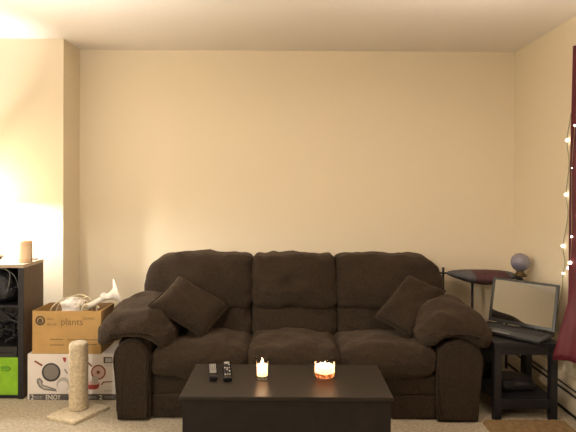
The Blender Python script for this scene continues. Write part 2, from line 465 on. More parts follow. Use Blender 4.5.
# candles
def candle_light(loc, e, r=.006):
    l = bpy.data.lights.new('candle_glow', 'POINT'); l.energy = e; l.color = (1, .70, .44); l.shadow_soft_size = r
    o = bpy.data.objects.new('candle_glow', l); COL.objects.link(o); o.location = loc
def flame(bm, c, s=1):
    lathe(bm, [(0, -.004 * s), (.004 * s, 0), (.0062 * s, .006 * s), (.0045 * s, .014 * s), (.0015 * s, .022 * s), (0, .026 * s)], c, 12)
p = on_z(262.2, 379.5, TZ)
k1 = thing('jar_candle', p, 'tall narrow lit candle in clear glass, left one of the two on the coffee table', 'candle')
bm = nb(); lathe(bm, [(0, .0), (.030, 0), (.033, .004), (.031, .016), (.0285, .026), (.0285, .06), (.033, .105), (.0335, .108)], p, 40)
put('glass_cup', bm, M['glass'], k1, True)
bm = nb(); lathe(bm, [(0, .016), (.0255, .021), (.0258, .055), (.027, .070), (.025, .072), (.006, .068), (0, .068)], p, 32); put('wax', bm, M['wax'], k1, True)
bm = nb(); tube(bm, [p + Vector((0, 0, .066)), p + Vector((.001, 0, .077))], .0012, 6); put('wick', bm, M['wick'], k1)
bm = nb(); flame(bm, p + Vector((0, 0, .076)), .95); put('flame', bm, M['flame'], k1, True)
candle_light(p + Vector((0, 0, .088)), .5)
candle_light(p + Vector((0, 0, .056)), .15, .012)
p = on_z(325, 380, TZ); p.y += .022
k2 = thing('bowl_candle', p, 'short wide lit candle with brown marbling in a glass bowl, right of the tall candle', 'candle')
bm = nb(); lathe(bm, [(0, 0), (.040, 0), (.047, .006), (.051, .03), (.051, .05), (.049, .072), (.050, .076)], p, 48)
put('glass_bowl', bm, M['glass'], k2, True)
bm = nb(); lathe(bm, [(0, .009), (.043, .012), (.0478, .028), (.0478, .034), (0, .034)], p, 40)
put('marbled_wax', bm, M['wax_brown'], k2, True)
bm = nb(); lathe(bm, [(0, .0345), (.0478, .0345), (.0478, .060), (.045, .062), (.008, .054), (0, .054)], p, 40)
put('wax', bm, M['wax'], k2, True)
for dx, dy in ((-.02, .004), (.02, -.002), (.002, .02)):
    q = p + Vector((dx, dy, .053))
    bm = nb(); tube(bm, [q, q + Vector((0, 0, .008))], .0012, 6); put('wick', bm, M['wick'], k2)
    bm = nb(); flame(bm, q + Vector((0, 0, .005)), .72); put('flame', bm, M['flame'], k2, True)
    candle_light(q + Vector((0, 0, .020)), .25)
    candle_light(q + Vector((0, 0, -.009)), .09, .006)
    candle_light(q + Vector((0, 0, -.032)), .05, .005)

# remotes
def remote(pf, pb, w, label, style):
    a = on_z(*pf, TZ); b = on_z(*pb, TZ); L = (b - a).length; ang = math.atan2(-(b - a).x, (b - a).y)
    t = thing('remote_control', a, label, 'remote control', 'remote controls on the coffee table', ang)
    Mw = Matrix.Translation(a) @ Matrix.Rotation(ang, 4, 'Z')
    bx('remote_body', (-w / 2, 0, 0), (w / 2, L, .020), M['black_gloss'], t, .006, Mw)
    if style == 0:
        bx('keypad', (-w / 2 + .005, L * .28, .018), (w / 2 - .005, L * .96, .0215), M['silver'], t, .002, Mw)
        for i in range(6):
            for j in range(3):
                x = (j - 1) * .0095; y = L * (.36 + .1 * i)
                bx('button', (x - .003, y - .004, .0212), (x + .003, y + .004, .0235), M['key'], t, .001, Mw)
    else:
        for i in range(7):
            for j in range(3):
                x = (j - 1) * .011; y = L * (.2 + .1 * i)
                bx('button', (x - .0035, y - .0035, .0185), (x + .0035, y + .0035, .0225), M['label_white'] if (i + j) % 4 == 0 else M['silver'] if i in (0, 4) else M['key'], t, .001, Mw)
        bm = nb(); lathe(bm, [(0, .0), (.014, 0), (.014, .003), (.010, .004), (0, .004)], (0, L * .92, .0195), 24, Mw); put('button', bm, M['silver'], t)
remote((213.3, 380.5), (212.6, 367.5), .042, 'black remote with a silver keypad, the left one of two on the coffee table', 0)
remote((227.8, 382), (226.6, 365.5), .044, 'long glossy black remote beside the tall candle on the coffee table', 1)

# ------------------------------------------------------------------ left cabinet
CX = -1.70; CY0, CY1 = 3.348, 3.618; CTZ = .868; CL = -2.75
cab = thing('open_cabinet', (-2.2, 3.5, 0), 'dark wooden open cabinet at the left edge with a lit table lamp beyond', 'cabinet')
bx('side_panel', (CX - .035, CY0 + .002, 0), (CX, CY1, CTZ - .022), M['cab_side'], cab, .001)
bx('edge_strip', (CX - .035, CY0 - .004, 0), (CX, CY0 + .0015, CTZ - .022), M['cab_dark'], cab, .0005)
bx('side_panel', (CL, CY0, 0), (CL + .035, CY1, CTZ - .022), M['cab_side'], cab, .001)
bx('cabinet_top', (CL, CY0 - .006, CTZ - .022), (CX + .003, CY1, CTZ), M['cab_top'], cab, .002)
bx('back_panel', (CL + .035, CY1 - .012, .03), (CX - .035, CY1, CTZ - .022), M['cab_dark'], cab, 0)
bx('shelf', (CL + .035, CY0 + .02, .585), (CX - .035, CY1 - .012, .60), M['cab_dark'], cab, .001)
bx('bottom_board', (CL + .035, CY0 + .005, .0), (CX - .035, CY1 - .012, .02), M['cab_dark'], cab, .001)
# green bin
gx1 = at(22.3, 380, CY0 - .0).x
gb = thing('storage_bin', (gx1 - .14, 3.48, .02), 'bright green fabric storage bin in the bottom of the cabinet', 'storage bin')
bm = nb()
box(bm, (gx1 - .28, CY0 + .004, .021), (gx1, CY1 - .02, .265), .006)
put('bin_body', bm, M['green'], gb)
gc = at(5, 368.3, CY0 - .002)
bm = nb(); tube(bm, [(gc.x + .030 * math.cos(a) , CY0 - .001, gc.z + .013 * math.sin(a)) for a in [2 * math.pi * k / 28 for k in range(28)]], .004, 6, closed=True)
put('grommet', bm, M['green_dark'], gb, True)
bm = nb(); prism(bm, [(gc.x + .028 * math.cos(2 * math.pi * k / 24), gc.z + .012 * math.sin(2 * math.pi * k / 24)) for k in range(24)], CY0 - .0005, CY0 + .004)
put('handle_hole', bm, M['green_dark'], gb)
# box on the bin
q1 = at(16.5, 350, CY0).x
con = thing('media_box', (q1 - .12, 3.48, .266), 'flat black electronics box on top of the green bin', 'electronics')
bx('case', (q1 - .25, CY0 + .005, .267), (q1, CY1 - .03, .335), M['black_plastic'], con, .004)
bx('front_strip', (q1 - .24, CY0 + .002, .292), (q1 - .02, CY0 + .006, .300), M['black_gloss'], con, 0)
# cables: a tangle (stuff nobody could count)
bm = nb()
for k in range(9):
    x0 = -2.02 + .27 * random.random(); pts = []
    for j in range(6):
        pts.append((min(-1.75, max(-2.04, x0 + random.uniform(-.09, .09))), 3.40 + .14 * random.random(), .345 + (.20 * (j / 5) if k % 2 else .12 * abs(math.sin(j * 1.7 + k)))))
    tube(bm, spline(pts, 6), .005 + .003 * (k % 2), 6)
cb = put('cable_tangle', bm, M['cable'], None, True); tag(cb, 'tangle of black cables on the flat black box inside the cabinet', 'cables', kind='stuff')
q = at(20, 325.5, 3.40); a = thing('plug_adapter', (q.x, 3.42, q.z - .03), 'small tan plug adapter among the cabinet cables', 'plug')
bx('case', (q.x - .018, 3.40, q.z - .035), (q.x + .014, 3.44, q.z + .03), M['tan_plastic'], a, .008)
for dx in (-.008, .005): bx('prong', (q.x + dx, 3.415, q.z + .028), (q.x + dx + .003, 3.424, q.z + .044), M['chrome'], a, 0)
# bag on shelf
bg = thing('shoulder_bag', (-1.9, 3.48, .6), 'black bag with grey piping on the upper cabinet shelf', 'bag')
def wb(p, u):
    if u.z > 0: p.x -= .02 * u.z; p.z -= .05 * max(0, u.x) ** 2
    return p
softobj('bag_body', (-1.905, 3.485, .715), (.125, .10, .11), .07, M['bag'], bg, n=24, puff=(0, .01, 0), warp=wb, amp=.005, freq=14)
for (pts, r) in (([at(-4, 267.5, 3.375), at(4, 269, 3.372), at(9.5, 272.5, 3.375), at(9.5, 282, 3.38), at(7, 292, 3.385)], .0045),
                 ([at(9.5, 271, 3.385), at(14.5, 276, 3.385), at(17.5, 284, 3.385), at(19, 292, 3.39)], .003)):
    bm = nb(); tube(bm, spline(pts, 6), r, 6); put('piping', bm, M['piping'], bg, True)
q = at(19, 288.5, 3.38); bx('buckle', (q.x - .004, q.y - .004, q.z - .012), (q.x + .006, q.y + .004, q.z + .010), M['chrome'], bg, .002)
# candle jar on cabinet top
q = at(25.3, 260, 3.46)
cj = thing('pillar_candle', (q.x, 3.46, CTZ), 'unlit cream pillar candle standing on the corner of the dark cabinet', 'candle')
bm = nb(); lathe(bm, [(0, 0), (.041, 0), (.043, .004), (.043, .138), (.040, .144), (.034, .145), (.030, .138), (0, .136)], (q.x, 3.46, CTZ), 40); put('wax', bm, M['candle_cream'], cj, True)
bm = nb(); lathe(bm, [(.0434, .025), (.0434, .11)], (q.x, 3.46, CTZ), 40); put('label_band', bm, M['candle_shade'], cj, True)
bm = nb(); tube(bm, [(q.x, 3.46, CTZ + .135), (q.x + .002, 3.46, CTZ + .15)], .0015, 6); put('wick', bm, M['wick'], cj)
q = Vector((-1.735, 3.585, CTZ)); o = bx('lighter', (q.x - .03, q.y - .008, CTZ), (q.x + .012, q.y + .006, CTZ + .008), M['ink_dark'], None, .003)
tag(o, 'tiny dark lighter lying behind the cream pillar candle', 'lighter')
# dark small tray beside the lamp (only its end enters the picture)
q = on_z(0, 259, CTZ)
o = thing('shallow_dish', (q.x - .04, q.y, CTZ), 'small dark dish at the left edge on top of the cabinet', 'dish')
bm = nb(); lathe(bm, [(0, .003), (.035, .0), (.06, .018), (.063, .020), (.058, .016), (.033, .006), (0, .006)], (q.x - .035, q.y + .005, CTZ), 32)
put('dish_bowl', bm, M['brass'], o, True)
bm = nb(); lathe(bm, [(0, 0), (.02, 0), (.02, .003), (0, .003)], (q.x - .035, q.y + .005, CTZ), 20); put('dish_foot', bm, M['brass'], o)
# table lamp just outside the left edge
LX, LY = -2.14, 3.48
lamp = thing('table_lamp', (LX, LY, CTZ), 'lit table lamp with a cream shade on the cabinet, beyond the left edge', 'lamp')
bm = nb(); lathe(bm, [(0, 0), (.06, 0), (.06, .012), (.03, .03), (.045, .09), (.05, .15), (.02, .24), (.01, .28), (.01, .36), (0, .36)], (LX, LY, CTZ), 32); put('lamp_base', bm, M['candle_shade'], lamp, True)
SZ = CTZ + .37
bm = nb(); lathe(bm, [(.125, 0), (.085, .23)], (LX, LY, SZ), 48); put('lamp_shade', bm, M['shade'], lamp, True)
l = bpy.data.lights.new('lamp_bulb', 'POINT'); l.energy = 54; l.color = (1, .97, .95); l.shadow_soft_size = .03
o = bpy.data.objects.new('lamp_bulb', l); COL.objects.link(o); o.location = (LX, LY, SZ + .015)

# ------------------------------------------------------------------ boxes on the floor
BY0, BY1 = 3.335, 3.585
bxl, bxr = at(27.5, 380, BY0).x, at(116, 380, BY0).x
zt = at(60, 354, BY0).z
pb = thing('cookware_box', ((bxl + bxr) / 2, 3.48, 0), 'white cardboard box printed with frying pans and utensils under the brown box', 'box')
bx('carton', (bxl, BY0, 0), (bxr, BY1, zt), M['white_card'], pb, .002)
FY = BY0 - .0006
def P2(px, py): v = at(px, py, BY0); return (v.x, v.z)
def decal(name, pts, m, parent, y=None, th=.0005, off=0):
    y0 = (FY if y is None else y) - off
    bm = nb(); prism(bm, pts, y0 - th, y0 + .0001); return put(name, bm, m, parent)
def circ(px, py, r, n=28, sx=1): x, z = P2(px, py); k = BY0 / F; return [(x + r * k * sx * math.cos(2 * math.pi * i / n), z + r * k * math.sin(2 * math.pi * i / n)) for i in range(n)]
decal('print_band', [P2(29.5, 394), P2(116, 394), P2(116, 400.3), P2(29.5, 400.3)], M['band'], pb)
pan = decal('pan_picture', circ(51.2, 372.3, 9.4), M['print_black'], pb)
decal('pan_inside', circ(51.2, 372, 7.6), M['print_grey'], pan, off=.0006)
decal('pan_handle', [P2(34, 361.5), P2(35.3, 360.2), P2(42.8, 364.8), P2(41.8, 366.4)], M['print_brown'], pan)
ut = decal('utensil_picture', [P2(37, 379), P2(40, 377.8), P2(43, 381), P2(42.5, 384.5), P2(56, 389), P2(57, 391.5), P2(44, 390), P2(39, 387), P2(36.6, 382)], M['print_grey'], pb)
decal('utensil_highlight', [P2(38.6, 380), P2(40.5, 380.5), P2(41.5, 385.5), P2(52, 389), P2(44, 388.5), P2(40, 385)], M['print_lgrey'], ut, off=.0006)
decal('lid_picture', circ(63.5, 384.2, 7.0, sx=1), M['print_lgrey'], pb)
decal('pot_picture', circ(63.0, 386.2, 5.2), M['white_card'], pb, off=.0007)
decal('red_mark', [P2(62.5, 357.5), P2(66.5, 357.5), P2(65.7, 362), P2(64, 362)], M['print_red'], pb)
rp = decal('skillet_picture', circ(98.4, 372.2, 7.5), M['print_brown'], pb)
decal('skillet_inside', circ(98.4, 372.2, 6.0), M['print_pink'], rp, off=.0006)
decal('skillet_center', circ(98.4, 372.2, 1.8), M['print_brown'], rp, off=.0009)
decal('skillet_handle', [P2(85.5, 361.5), P2(87, 360.5), P2(92.8, 365.8), P2(91.5, 367)], M['print_brown'], rp)
decal('kettle_picture', circ(95.2, 379.5, 3.4), M['print_lgrey'], pb, off=.0012)
decal('casserole_picture', [P2(85.6, 382.5), P2(99.6, 382.5), P2(99.4, 386), P2(98.0, 388.4), P2(95, 389.3), P2(90, 389.3), P2(87.2, 388.4), P2(85.8, 386)], M['print_red'], pb, off=.0003)
decal('casserole_lid', [P2(92.6 + 6.9 * math.cos(i_ * math.pi / 9), 383 + 1.9 * math.sin(i_ * math.pi / 9)) for i_ in range(18)], M['print_pink'], pb, off=.0009)
decal('spoon_picture', [P2(101, 384.7), P2(103, 381.6), P2(112.5, 381), P2(112.5, 382), P2(103.8, 382.8), P2(102, 385.3)], M['print_brown'], pb)
decal('spatula_picture', [P2(64, 369.5), P2(65, 368.8), P2(68, 373), P2(67, 373.8)], M['print_grey'], pb)
decal('corner_badge', [P2(103.6, 357), P2(112.5, 357), P2(112.5, 363), P2(103.6, 363)], M['print_black'], pb)
decal('corner_badge_panel', [P2(105.2, 358), P2(111.8, 358), P2(111.8, 362.2), P2(105.2, 362.2)], M['print_lgrey'], pb, off=.0006)
k = BY0 / F
for txt, px, py, h, w, mm in (('2', 31, 399.4, 6.2, 2.8, 'print_white'), ('PIECE SET', 34.5, 398.6, 3.2, 8, 'print_lgrey'), ('ENJOY', 46, 399.2, 5.6, 14.5, 'print_white'),
                              ('COOKING', 87, 398.4, 3.2, 9, 'print_lgrey'), ('2', 99.3, 399.2, 5.2, 3, 'print_white'), ('PANS', 105, 398.4, 3.2, 8, 'print_lgrey')):
    x, z = P2(px, py); text_mesh('lettering', txt, h * k * 1.15, M[mm], pb, Vector((x, FY - .0009, z)), width=w * k)
for py in (363.5, 365.5, 390.5): decal('small_print', [P2(104, py), P2(112, py), P2(112, py + .7), P2(104, py + .7)], M['print_lgrey'], pb)

cbl, cbr = at(32.3, 330, BY0).x, at(101, 330, BY0).x
cz0 = zt + .001; cz1 = at(60, 311, BY0).z; cy1 = 3.585
cbx = thing('cardboard_box', ((cbl + cbr) / 2, 3.48, cz0), 'open brown cardboard box full of white things, stacked on the white box', 'box')
th = .005
bx('front_face', (cbl, BY0, cz0), (cbr, BY0 + th, cz1), M['card'], cbx, .001)
bx('back_face', (cbl, cy1 - th, cz0), (cbr, cy1, cz1), M['card_in'], cbx, .001)
bx('side_face', (cbl, BY0 + th, cz0), (cbl + th, cy1 - th, cz1), M['card'], cbx, 0)
bx('side_face', (cbr - th, BY0 + th, cz0), (cbr, cy1 - th, cz1), M['card'], cbx, 0)
bx('bottom_face', (cbl + th, BY0 + th, cz0), (cbr - th, cy1 - th, cz0 + .006), M['card_in'], cbx, 0)
# hand hole on the side and flap folded down at the right
bm = nb()
box(bm, (cbr + .0, BY0 + .03, cz1 - .11), (cbr + .003, cy1 - .03, cz1 - .002)); put('side_flap', bm, M['card_in'], cbx)
hh = nb(); box(hh, (cbr + .003, 3.43, cz1 - .085), (cbr + .0042, 3.52, cz1 - .055), 0); put('hand_hole', hh, M['ink_dark'], cbx)
CYf = BY0 - .0006
lg = nb(); cx0, cz_ = P2(40.2, 320.6)
tube(lg, [(cx0 + .026 * math.cos(2 * math.pi * i / 32), CYf, cz_ + .026 * math.sin(2 * math.pi * i / 32)) for i in range(32)], .005, 6, closed=True)
put('round_logo', lg, M['ink_dark'], cbx, True)
decal('logo_disc', circ(40.2, 320.6, 2.2), M['ink_dark'], cbx)
decal('logo_disc', circ(40.2, 321.6, 3.2, sx=.7)[0:28], M['card_ink'], cbx, off=-.0002)
for txt, px, py, h, w in (('BIG', 47.5, 320, 3, 6), ('BLUE', 47.5, 325.5, 3, 9), ('plants', 61, 325, 9, 22), ('ORGANIC', 82, 319.5, 3, 13)):
    x, z = P2(px, py); text_mesh('lettering', txt, h * k * 1.1, M['card_ink'], cbx, Vector((x, CYf, z)), width=w * k)
for (x0, x1, py) in ((50, 63, 339), (67, 97, 339.4), (50, 64, 344.5), (84, 97, 344)):
    decal('small_print', [P2(x0, py), P2(x1, py), P2(x1, py + .9), P2(x0, py + .9)], M['card_ink'], cbx)

# contents
q = at(71, 303, 3.45)
o = thing('plastic_bag', (q.x, q.y, cz0), 'rounded white bundle sticking out of the left of the cardboard box', 'bag')
softobj('bundle', (q.x + .005, q.y, q.z - .03), (.062, .06, .065), .055, M['white_bag'], o, n=18, amp=.008, freq=18, seed=2)
softobj('knot', (q.x + .055, q.y + .02, q.z - .01), (.025, .03, .03), .022, M['white_bag'], o, n=10, amp=.006, freq=25, seed=5)
bm = nb()
tube(bm, spline([at(50, 312, 3.43), at(53, 306, 3.43), at(62, 299.5, 3.47), at(73, 296, 3.5), at(82, 294.5, 3.5), at(90, 299, 3.47), at(96, 306, 3.45), at(97, 314, 3.45)], 8), .004, 8)
tube(bm, spline([at(55, 314, 3.5), at(60, 303, 3.5), at(70, 298.5, 3.52), at(80, 298, 3.54), at(88, 303, 3.5), at(93, 312, 3.5)], 8), .004, 8)
tube(bm, spline([at(76, 312, 3.42), at(80, 304, 3.42), at(84, 298, 3.42), at(88, 297, 3.44), at(91, 303, 3.46), at(88, 309, 3.44), at(82, 310, 3.42)], 8), .0045, 8)
tube(bm, spline([at(81, 313, 3.41), at(84, 305, 3.42), at(90, 306, 3.43), at(95, 304, 3.44), at(99, 308, 3.44)], 8), .006, 8)
tag(put('looped_cord', bm, M['cream_cord'], None, True), 'loops of cream cord arching over the open cardboard box', 'cord')
# white clip lamp with a flared shade
a0, a1 = at(92, 304.5, 3.44), at(105, 297, 3.44); ax = (a1 - a0).normalized()
wl = thing('clip_lamp', a0, 'white lamp with a flared shade poking out of the cardboard box toward the sofa', 'lamp')
bm = nb(); tube(bm, [a0 - ax * .03, a0, a0 + ax * .04, a1], [.016, .02, .018, .017], 16); put('lamp_neck', bm, M['white_plastic'], wl, True)
bm = nb(); bmesh.ops.create_uvsphere(bm, u_segments=16, v_segments=10, radius=.025)
for v in bm.verts: v.co += at(104, 296.5, 3.44)
put('joint', bm, M['white_plastic'], wl, True)
ax2 = (at(118, 296, 3.42) - at(106, 298, 3.44)); ax2 = Vector((.90, .36, .32)).normalized()
Mq = Matrix.Translation(at(108.5, 296.5, 3.44)) @ Vector((0, 0, 1)).rotation_difference(ax2).to_matrix().to_4x4()
bm = nb(); lathe(bm, [(.018, -.02), (.022, .005), (.030, .028), (.044, .043), (.074, .054), (.098, .060), (.098, .067), (.078, .063), (.04, .050), (.026, .03), (0, .02)], (0, 0, 0), 40, Mq)
put('lamp_shade', bm, M['white_plastic'], wl, True)
q = at(86, 306, 3.46)
o = thing('small_bottle', (q.x, q.y, cz0), 'small white capped bottle lying between the bundle and the white lamp', 'bottle')
Mb = Matrix.Translation(q) @ Matrix.Rotation(R(70), 4, 'Y')
bm = nb(); lathe(bm, [(0, -.03), (.016, -.03), (.018, .0), (.016, .02), (.01, .026), (0, .026)], (0, 0, 0), 20, Mb); put('bottle_body', bm, M['cream_cord'], o, True)
bm = nb(); lathe(bm, [(0, .026), (.012, .026), (.012, .044), (0, .044)], (0, 0, 0), 20, Mb); put('cap', bm, M['white_plastic'], o, True)

# ------------------------------------------------------------------ cat scratching post
pl, pf_, pr_ = on_z(45, 419.3, 0), on_z(73.4, 426, 0), on_z(110.6, 409.3, 0)
pc = (pl + pr_) / 2; pk = pl + pr_ - pf_
cp = thing('scratching_post', pc, 'beige plush cat scratching post on a square base in front of the boxes', 'cat post')
bm = nb()
cor = [pl, pf_, pr_, pk]; TH = .022
def inset(p, f): return p.lerp(pc, f)
lay = [(0, 0), (TH * .7, 0), (TH, .05)]
rings = []
for z, f in lay:
    rg = []
    for i in range(4):
        a, b = cor[i], cor[(i + 1) % 4]
        for j in range(12):
            t = j / 12; t2 = .04 + .92 * t if j else .03
            p_ = inset(a.lerp(b, t2), f); rg.append(bm.verts.new((p_.x + random.uniform(-1, 1) * .0012, p_.y + random.uniform(-1, 1) * .0012, z)))
    rings.append(rg)
for a, b in zip(rings, rings[1:]):
    for j in range(len(a)): bm.faces.new((a[j], a[(j + 1) % len(a)], b[(j + 1) % len(a)], b[j]))
bm.faces.new(rings[-1]); bm.faces.new(rings[0][::-1])
bmesh.ops.recalc_face_normals(bm, faces=bm.faces[:])
put('base', bm, M['post'], cp)
pcx = on_z(77.2, 409.8, TH)
ptop = at(76, 343.5, pcx.y).z
bm = nb(); prof = [(0, 0)] + [(.055 + .0015 * math.sin(k * 2.1), .001 + (ptop - TH) * k / 30) for k in range(30)] + [(.052, ptop - TH - .004), (.045, ptop - TH + .003), (0, ptop - TH + .004)]
lathe(bm, prof, (pcx.x, pcx.y + .02, TH), 40); put('post', bm, M['post'], cp, True)

# ------------------------------------------------------------------ baseboard heater (right wall)
ht = thing('baseboard_heater', (RW, 3.2, 0), 'long cream baseboard heater with dark slots along the right wall', 'heater')
hx = 1.705
hy0, hy1 = 1.2, BW - .012
bx('back_plate', (RW - .012, hy0, .0), (RW, hy1, .215), M['heater'], ht, .001)
bm = nb()   # sloping hood
pr = [(RW - .012, .215), (RW - .03, .215), (hx + .004, .190), (hx + .004, .178), (RW - .012, .178)]
a = [bm.verts.new((x, hy0, z)) for x, z in pr]; b = [bm.verts.new((x, hy1, z)) for x, z in pr]
bm.faces.new(a); bm.faces.new(b[::-1])
for i in range(5): bm.faces.new((a[i], b[i], b[(i + 1) % 5], a[(i + 1) % 5]))
bmesh.ops.recalc_face_normals(bm, faces=bm.faces[:]); put('hood', bm, M['heater'], ht)
bx('front_cover', (hx, hy0, .03), (hx + .008, hy1, .128), M['heater'], ht, .002)
bx('damper', (hx + .003, hy0, .146), (hx + .010, hy1, .162), M['heater'], ht, .001)
bx('fin_element', (hx + .012, hy0, .02), (RW - .014, hy1, .176), M['heater_slot'], ht, 0)
bx('kick_strip', (hx + .014, hy0, 0), (hx + .02, hy1, .02), M['heater_slot'], ht, 0)

# ------------------------------------------------------------------ laptop table
ex0, ex1 = 1.222, 1.595; ey0, ey1 = 3.055, 3.42; EZ = .467
et = thing('end_table', ((ex0 + ex1) / 2, (ey0 + ey1) / 2, 0), 'small square black wooden end table under the laptop right of the sofa', 'table')
bx('tabletop', (ex0 - .008, ey0 - .012, EZ - .028), (ex1 + .006, ey1, EZ), M['black_wood'], et, .003)
L = .042
for (x, y) in ((ex0, ey0), (ex1 - L, ey0), (ex0, ey1 - L), (ex1 - L, ey1 - L)):
    bx('leg', (x, y, 0), (x + L, y + L, EZ - .028), M['black_wood'], et, .002)
bx('apron', (ex0 + L, ey0 + .006, EZ - .075), (ex1 - L, ey0 + .024, EZ - .028), M['black_wood'], et, .001)
bx('apron', (ex0 + L, ey1 - .024, EZ - .075), (ex1 - L, ey1 - .006, EZ - .028), M['black_wood'], et, .001)
for x in (ex0 + .006, ex1 - .024): bx('apron', (x, ey0 + L, EZ - .075), (x + .018, ey1 - L, EZ - .028), M['black_wood'], et, .001)
bx('lower_shelf', (ex0 + .006, ey0 + .026, .115), (ex1 - .006, ey1 - .026, .128), M['black_wood'], et, .001)
bx('rail', (ex0 + L, ey0 + .006, .072), (ex1 - L, ey0 + .024, .126), M['black_wood'], et, .002)
bx('rail', (ex0 + L, ey1 - .024, .072), (ex1 - L, ey1 - .006, .126), M['black_wood'], et, .002)
# dark pouch on lower shelf
o = thing('pouch', (1.4, 3.27, .129), 'low dark pouch lying on the lower shelf of the black end table', 'pouch')
softobj('pouch_body', (1.42, 3.27, .163), (.11, .10, .035), .032, M['bag'], o, n=14, amp=.004, freq=16)
bm = nb(); tube(bm, spline([(1.34, 3.18, .16), (1.38, 3.165, .20), (1.46, 3.165, .205), (1.50, 3.18, .16)], 8), .004, 6); put('handle', bm, M['bag'], o, True)

# black bag shape added behind the table to keep the gap dark
o = thing('gap_filler_bag', (1.32, 3.58, 0), 'black bag shape added to darken the gap between the sofa and the black end table', 'bag')
softobj('bag_body', (1.325, 3.585, .165), (.115, .12, .163), .07, M['bag'], o, n=18, amp=.005, freq=12, seed=9)
bm = nb(); tube(bm, spline([(1.26, 3.50, .30), (1.27, 3.48, .37), (1.36, 3.48, .38), (1.39, 3.50, .30)], 8), .007, 6); put('handle', bm, M['bag'], o, True)

# laptop
h0 = at(488, 318.5, 3.47); h1 = at(555, 332.5, 3.17); zl = EZ + .002
h0.z = h1.z = zl + .022
ux = (h1 - h0).normalized(); LWd = (h1 - h0).length
nf = Vector((ux.y, -ux.x, 0)).normalized()       # towards the user
if nf.y > 0: nf = -nf
LD = .245
lt = thing('laptop', (h0 + h1) / 2 - Vector((0, 0, .022)), 'open black laptop with a glossy reflecting screen on the black end table', 'laptop')
def frame(o, x, y, z): m = Matrix((x, y, z)).transposed().to_4x4(); m.translation = o; return m
Fb = frame(Vector((h0.x, h0.y, zl)), ux, -nf, Vector((0, 0, 1)))       # x along hinge, y away from user
bx('laptop_base', (0, -LD, .002), (LWd, .0, .022), M['laptop_body'], lt, .005, Fb)
bx('keyboard', (.03, -LD * .55, .0215), (LWd - .03, -.03, .0235), M['key'], lt, .001, Fb)
bx('palm_strip', (LWd * .30, -LD * .93, .0222), (LWd * .56, -LD * .86, .0236), M['silver'], lt, .0005, Fb)
bx('touchpad', (LWd * .30, -LD * .84, .0215), (LWd * .56, -LD * .60, .0228), M['laptop_bezel'], lt, .0005, Fb)
lean = R(15); up = (Vector((0, 0, 1)) * math.cos(lean) - nf * math.sin(lean)).normalized()
SH = .295
Fs = frame(h0, ux, up, ux.cross(up))
if (ux.cross(up)).dot(nf) < 0: pass
zs = 1 if ux.cross(up).dot(nf) > 0 else -1
def sb(lo, hi): return ((lo[0], lo[1], min(lo[2] * zs, hi[2] * zs)), (hi[0], hi[1], max(lo[2] * zs, hi[2] * zs)))
lid = bx('laptop_lid', *sb((0, .004, -.012), (LWd, SH, 0)), M['laptop_bezel'], lt, .004, Fs)
bx('laptop_screen', *sb((.020, .026, 0), (LWd - .020, SH - .016, .0012)), M['screen'], lt, 0, Fs)
bm = nb()
for a in (.06, LWd - .10): tube(bm, [Fs @ Vector((a, 0, -.004 * zs)), Fs @ Vector((a + .04, 0, -.004 * zs))], .009, 12)
put('hinge', bm, M['laptop_body'], lt, True)
# crumpled paper
q = on_z(534, 339, EZ + .001)
bm = nb()
pts = [(-.035, -.012, .004), (-.015, .004, .010), (.008, -.006, .005), (.03, .010, .014), (.045, .004, .008)]
for i in range(len(pts)):
    pass
va = [bm.verts.new((q.x + x, q.y + y - .008, EZ + .001 + z * .5)) for x, y, z in pts]; vb = [bm.verts.new((q.x + x * .9, q.y + y + .012, EZ + .002 + z)) for x, y, z in pts]
for i in range(4): bm.faces.new((va[i], va[i + 1], vb[i + 1], vb[i]))
o = put('paper_scrap', bm, M['tissue']); md = o.modifiers.new('thick', 'SOLIDIFY'); md.thickness = .0015
tag(o, 'small cream paper scrap on the right of the black end table', 'paper')

# ------------------------------------------------------------------ side stand behind the laptop
st = thing('side_stand', (1.45, 3.85, 0), 'narrow black stand with a sagging grey and dark red cloth top behind the laptop', 'stand')
Zb = at(485, 272, 3.88).z
def leg(x, y, z): 
    bm = nb(); tube(bm, [(x, y, 0), (x, y, z)], .0095, 10); put('leg', bm, M['black_metal'], st, True)
pA = at(443.3, 270, 3.97); pB = at(472.3, 290, 3.86)
leg(pA.x, 3.97, at(443, 263.5, 3.97).z - .03); leg(pB.x, 3.86, Zb - .03); leg(1.675, 3.70, Zb - .03); leg(1.675, 3.97, Zb - .03)
bm = nb(); q1 = at(437.5, 273, 3.97); q2 = at(450, 273, 3.95); tube(bm, [q1, q2, (1.675, 3.97, q2.z)], .007, 8)
tube(bm, [(1.675, 3.70, Zb - .035), (1.675, 3.97, Zb - .035)], .007, 8)
tube(bm, [(pB.x, 3.86, Zb - .035), (1.675, 3.70, Zb - .035)], .007, 8); put('rail', bm, M['black_metal'], st, True)
